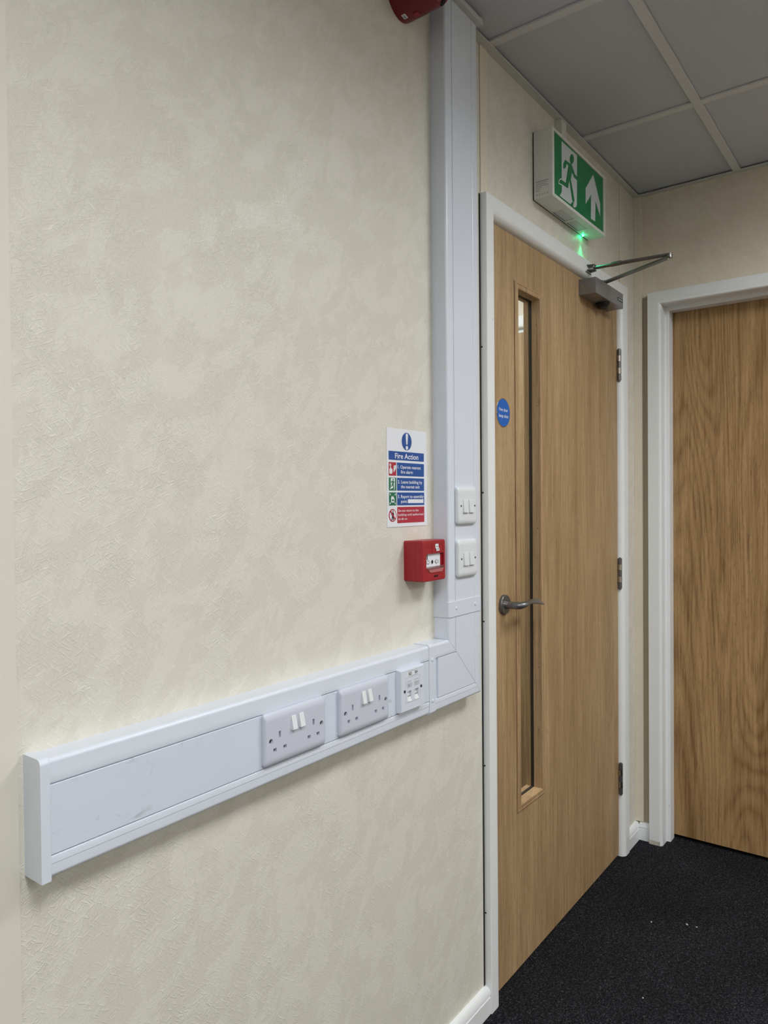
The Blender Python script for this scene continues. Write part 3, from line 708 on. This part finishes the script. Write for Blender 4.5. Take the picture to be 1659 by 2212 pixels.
obj('moulded_panel', cut(B(xc-.009, xc+.034, KD-.0007, KD, KZ1-.0255, KZ1-.008), B(xc-.0082, xc+.0332, KD-.01, KD+.01, KZ1-.0247, KZ1-.0088)), 'red', t)
for k_, (a, b, c_, d_) in enumerate(((xc+.0035, xc+.0155, KZ1-.0185, KZ1-.0085), (xc+.0070, xc+.0185, KZ1-.0240, KZ1-.0175))):
    sk = part_poly('zone_sticker', [(a, c_), (b, c_+.0004), (b-.0005, d_), (a-.001, d_-.0003)], KD-.0008-.0002*k_, 'signwhite', t, .0002)
    for i in range(3): obj('printed_mark', B(a+.0028+.0022*i, a+.0042+.0022*i, KD-.00115-.0002*k_, KD-.001-.0002*k_, c_+.0030, c_+.0052), 'ink', sk)

# ------------------------------------------------------------------ sounder at the top of the wall
t = thing('alarm_sounder', (1.262, 0, 2.333), 'dark red round fire alarm sounder high on the wall beside the trunking', 'alarm')
sb = obj('base', lathe(bmesh.new(), (1.262, 0, 2.333), (0, -1, 0), [(0, .0465), (.004, .047), (.036, .0468), (.037, .0462)], 48), 'redshell', t)
hb = obj('horn_body', lathe(bmesh.new(), (1.262, -.037, 2.333), (0, -1, 0), [(0, .0462), (.001, .0468), (.05, .0455), (.056, .0435), (.059, .039), (.0595, .03), (.052, .028), (.05, .02)], 48), 'redshell', t)
obj('horn_opening', cyl(bmesh.new(), (1.262, -.0865, 2.333), (1.262, -.0872, 2.333), .028, n=32), 'dark', hb)
obj('sound_port', lathe(bmesh.new(), (1.262+.0405*math.cos(-1.15), -.0935, 2.333+.0405*math.sin(-1.15)), (math.cos(-1.15)*.8, -.6, math.sin(-1.15)*.8), [(-.002, .007), (.0022, .007), (.0026, .0055)], 20), 'dark', hb)
obj('latch', B(1.258, 1.270, -.047, -.034, 2.2848, 2.2868, bev=.0006), 'reddark', sb)
a = math.radians(-98); c_ = Vector((1.262+.0472*math.cos(a), -.016, 2.333+.0472*math.sin(a)))
e1 = Vector((-math.sin(a), 0, math.cos(a))); e2 = Vector((0, -1, 0)); en = Vector((math.cos(a), 0, math.sin(a)))
bm = bmesh.new(); loft(bm, [[c_+e1*u+e2*v+en*w for u, v in ((-.006, -.0045), (.006, -.0045), (.006, .0045), (-.006, .0045))] for w in (-.0006, .0006)])
stk = obj('number_sticker', bm, 'signwhite', sb)
for i in range(4):
    bm = bmesh.new(); loft(bm, [[c_+e1*(u-.0033+.0022*i)+e2*v+en*w for u, v in ((-.0006, -.0018), (.0006, -.0018), (.0006, .0018), (-.0006, .0018))] for w in (.0006, .0008)]); obj('printed_mark', bm, 'ink', stk)

# ------------------------------------------------------------------ exit sign
EX0, EX1, EZ0, EZ1, ED = 1.895, 2.298, 2.117, 2.306, -.0595
t = thing('exit_sign', ((EX0+EX1)/2, 0, EZ0), 'green and white running-man exit sign box with upward arrow above the glazed door', 'exit sign')
obj('housing', B(EX0, EX1, ED+.012, -.003, EZ0, EZ1, bev=.0015), 'body', t)
obj('shadow_gap_plate', B(EX0+.001, EX1-.001, -.003, 0, EZ0+.001, EZ1-.001), 'shade_slot', t)  # dark inset plate stands in for the shadow line behind the box
bm = cut(B(EX0-.0005, EX1+.0005, ED, ED+.0125, EZ0-.0005, EZ1+.0005, bev=.0015), B(EX0+.0115, EX1-.0115, ED-.01, ED+.008, EZ0+.0085, EZ1-.0085))
obj('front_bezel', bm, 'body', t)
EP = ED+.0035
face = obj('legend_panel', B(EX0+.0115, EX1-.0115, EP, EP+.004, EZ0+.0085, EZ1-.0085), 'exitgreen', t)
def eg(a, b): p = px(1120+a/4.608, 240+b/4.608, 1, EP); return (p.x, p.z)
def epoly(name, pts, mat, lv): return part_poly(name, [eg(*p) for p in pts], EP-.0004*lv, mat, face)
epoly('doorway', [(428, 298), (582, 440), (580, 935), (573, 955), (556, 962), (545, 952), (545, 925), (520, 930), (410, 842), (430, 805), (432, 742), (398, 722), (400, 690), (420, 668), (430, 672)], 'exitwhite', 0)
epoly('figure_head', [(529+20*math.cos(a*PI/12), 478+49*math.sin(a*PI/12)) for a in range(24)], 'exitgreen', 1)
epoly('running_figure', [(443, 560), (445, 522), (463, 484), (492, 508), (528, 530), (545, 585), (558, 628), (583, 655), (583, 690), (552, 662), (532, 610), (524, 645), (519, 680), (556, 890), (550, 908), (534, 896), (504, 690), (490, 770), (430, 728), (403, 716), (408, 690), (426, 682), (468, 715), (480, 640), (494, 545), (480, 525), (466, 565), (450, 577)], 'exitgreen', 1)
epoly('figure_foot', [(518, 925), (535, 902), (550, 912), (534, 945)], 'exitgreen', 1)
epoly('direction_arrow', [(743, 630), (812, 925), (812, 1050), (766, 895), (762, 1098), (720, 1070), (722, 832), (668, 925), (668, 768)], 'exitwhite', 0)
# print on the near end, cover panels and lamp under the box
bm = bmesh.new()
for r_ in range(7):
    w = (.040, .032, .030, .036, .018, .014, .012)[r_]; y = -.010; zz = EZ0+.046-.0042*r_
    while y > -.010-w:
        l_ = random.uniform(.002, .005); box(bm, EX0-.00012, EX0, max(y-l_, -.010-w), y, zz, zz+(.0022 if r_ == 0 else .0014)); y -= l_+.0012
pt = obj('rating_print', bm, 'ink', t); tag(pt, kind='stuff')
bm = bmesh.new()
for i in range(5):
    y = -.012-.0075*i
    box(bm, EX0-.00012, EX0, y-.0036, y, EZ0+.0085, EZ0+.0092); box(bm, EX0-.00012, EX0, y-.0008, y, EZ0+.0085, EZ0+.0135); box(bm, EX0-.00012, EX0, y-.0036, y-.0026, EZ0+.0105, EZ0+.0135)
tag(obj('approval_marks', bm, 'ink', t), kind='stuff')
for a, b in ((2.010, 2.093), (2.109, 2.191)):
    q = obj('cover_panel', B(a, b, -.0375, -.0112, EZ0-.0009, EZ0+.001, bev=.0004, seg=1), 'inset', t)
    obj('panel_gap', B(a, b+.0022, -.0112, -.0092, EZ0-.0007, EZ0+.001), 'dark', q); obj('panel_gap', B(b, b+.0022, -.0375, -.0112, EZ0-.0007, EZ0+.001), 'dark', q)
LED = (2.240, -.0085, EZ0-.0018)
obj('indicator_lamp', lathe(bmesh.new(), (LED[0], LED[1], EZ0+.001), (0, 0, -1), [(0, .0024), (.003, .0024), (.0042, .0018), (.0048, .0006)], 14), 'led', t)
ld = bpy.data.lights.new('indicator_glow', 'SPOT'); ld.color = (.02, 1, .38); ld.energy = .6; ld.spot_size = math.radians(78); ld.spot_blend = .7; ld.shadow_soft_size = .002
lo = bpy.data.objects.new('indicator_glow', ld); C.objects.link(lo); lo.parent = t
lo.location = Vector((LED[0], LED[1]-.001, LED[2]-.006)) - t.location
lo.rotation_euler = (math.radians(-16), 0, 0)
# conduit from the sign to the ceiling
t = thing('cable_conduit', (2.068, 0, EZ1), 'short white plastic conduit between the exit sign box and the ceiling', 'conduit')
obj('channel', B(2.050, 2.086, -.016, 0, EZ1+.0015, CH-.003, bev=.001), 'body', t)
obj('cover', B(2.0505, 2.0855, -.020, -.016, EZ1+.0015, CH-.003, bev=.001), 'body', t)

# ------------------------------------------------------------------ fire door disc
DX, DZ = 1.7155, 1.509
t = thing('fire_door_disc', (DX, LY0, DZ-.038), 'round blue Fire door keep shut disc on the glazed oak door', 'sign')
pl = obj('disc_rim', lathe(bmesh.new(), (DX, LY0, DZ), (0, -1, 0), [(0, .0378), (.0008, .0378), (.0012, .0372)], 48), 'chrome', t)
obj('disc_face', lathe(bmesh.new(), (DX, LY0-.0011, DZ), (0, -1, 0), [(0, .0358), (.0004, .0358)], 48), 'discblue', t)
text('disc_text', 'Fire door', DX-.0235, DX+.0245, DZ+.0035, .0086, LY0-.0018, 'signwhite', t, .008)
text('disc_text', 'keep shut', DX-.0255, DX+.0265, DZ-.0125, .0086, LY0-.0018, 'signwhite', t, .008)
for s in (-1, 1):
    obj('screw', lathe(bmesh.new(), (DX+s*.0335, LY0-.0012, DZ-.002), (0, -1, 0), [(0, .0028), (.0007, .0026), (.0009, .001)], 14), 'chrome', t)

# ------------------------------------------------------------------ door closer
CX0, CX1, CZ0, CZ1, CY = 2.232, 2.484, 1.927, 1.977, -.0527
t = thing('door_closer', ((CX0+CX1)/2, LY0, CZ0), 'silver grey overhead door closer with folding steel arm at the top of the glazed door', 'door closer')
obj('body', B(CX0, CX1, CY, LY0, CZ0, CZ1, bev=.0012), 'closer', t)
obj('end_screw', lathe(bmesh.new(), (CX0, -.009, 1.9535), (-1, 0, 0), [(0, .0036), (.001, .0034), (.0014, .001)], 16), 'chrome', t)
bd = obj('badge', B(2.4285, 2.4765, CY-.0006, CY, 1.945, 1.956), 'sblack', t)
for i in range(9): obj('badge_letter', B(2.4325+.0046*i, 2.4353+.0046*i, CY-.0008, CY-.0005, 1.9482, 1.9528), 'inset', bd)
SPX, SPY = 2.369, -.0235
obj('spindle_cap', lathe(bmesh.new(), (SPX, SPY, CZ0), (0, 0, -1), [(0, .0225), (.005, .0225), (.012, .0165), (.017, .0155), (.0175, .012)], 24), 'black', t)
obj('spindle', cyl(bmesh.new(), (SPX, SPY, CZ1), (SPX, SPY, CZ1+.024), .0085), 'armsteel', t)
def bar(p, q, w, th, mat, name):
    p, q = Vector(p), Vector(q); d = (q-p).normalized(); s = d.cross(Vector((0, 0, 1))).normalized(); u = s.cross(d)
    bm = bmesh.new(); loops = []
    n = 8
    for c, dirn in ((p, -1), (q, 1)):
        lp = []
    outline = [p + s*(-w) , q + s*(-w)] + [q + d*w*math.sin(a*PI/n) - s*w*math.cos(a*PI/n) for a in range(1, n)] + [q + s*w, p + s*w] + [p - d*w*math.sin(a*PI/n) + s*w*math.cos(a*PI/n) for a in range(1, n)]
    loft(bm, [[v - u*th/2 for v in outline], [v + u*th/2 for v in outline]])
    return obj(name, bm, mat, t)
ELB = Vector((2.255, -.268, 2.003))
main = bar((SPX, SPY, 1.992), (ELB.x, ELB.y, 1.9975), .0095, .005, 'armsteel', 'main_arm')
BR = Vector((2.262, -.033, 2.0135))
d_ = (BR-ELB).normalized()
fa = bar(ELB+Vector((0, 0, .003)), ELB+d_*.150+Vector((0, 0, .003)), .0088, .005, 'armsteel', 'forearm')
obj('adjusting_rod', cyl(bmesh.new(), ELB+d_*.02+Vector((0, 0, .003)), BR+Vector((0, -.002, 0)), .0052, n=14), 'armsteel', fa)
obj('rod_nut', cyl(bmesh.new(), ELB+d_*.145+Vector((0, 0, .003)), ELB+d_*.175+Vector((0, 0, .002)), .0075, n=8), 'armsteel', fa)
obj('elbow_pivot', lathe(bmesh.new(), (ELB.x, ELB.y, 1.9925), (0, 0, 1), [(0, .0058), (.002, .0075), (.014, .0075), (.0165, .0055), (.018, .003)], 18), 'chrome', t)
bk = obj('bracket_plate', B(BR.x-.024, BR.x+.024, -.0178, -.0142, BR.z-.014, BR.z+.014, bev=.001), 'armsteel', t)
for zz in (BR.z-.0085, BR.z+.0068):
    bm = bmesh.new(); loft(bm, [[(x, y, z) for x, y in ((BR.x-.018, -.0176), (BR.x+.018, -.0176), (BR.x+.010, -.040), (BR.x-.010, -.040))] for z in (zz, zz+.0028)]); obj('bracket_lug', bm, 'armsteel', bk)
obj('bracket_pin', cyl(bmesh.new(), (BR.x, BR.y, BR.z-.0095), (BR.x, BR.y, BR.z+.0115), .0042, n=14), 'chrome', bk)

# ------------------------------------------------------------------ bits of lint on the carpet
for k_, (a, b) in enumerate(((1407, 1990), (1484, 1996), (1505, 2001), (1389, 2154))):
    p = px(a, b, 2, .003); r = (.0022, .0026, .0018, .0018, .0012)[k_]
    bm = bmesh.new(); bmesh.ops.create_icosphere(bm, subdivisions=1, radius=1)
    for v in bm.verts: v.co = Vector((v.co.x*r*1.5, v.co.y*r, v.co.z*r*.8+r*.6)) * random.uniform(.8, 1.2)
    bm.transform(Matrix.Translation((p.x, p.y, 0)) @ Matrix.Rotation(k_*1.1, 4, 'Z'))
    o = obj('lint_speck', bm, 'crumb'); tag(o, ('pale lint speck on the carpet, leftmost of the three in a row', 'bright lint speck on the carpet, middle of the three in a row', 'pale lint speck on the carpet, rightmost of the three in a row', 'lone pale lint speck on the carpet, nearest the bottom of the photo')[k_], 'lint', 'specks of lint on the carpet')
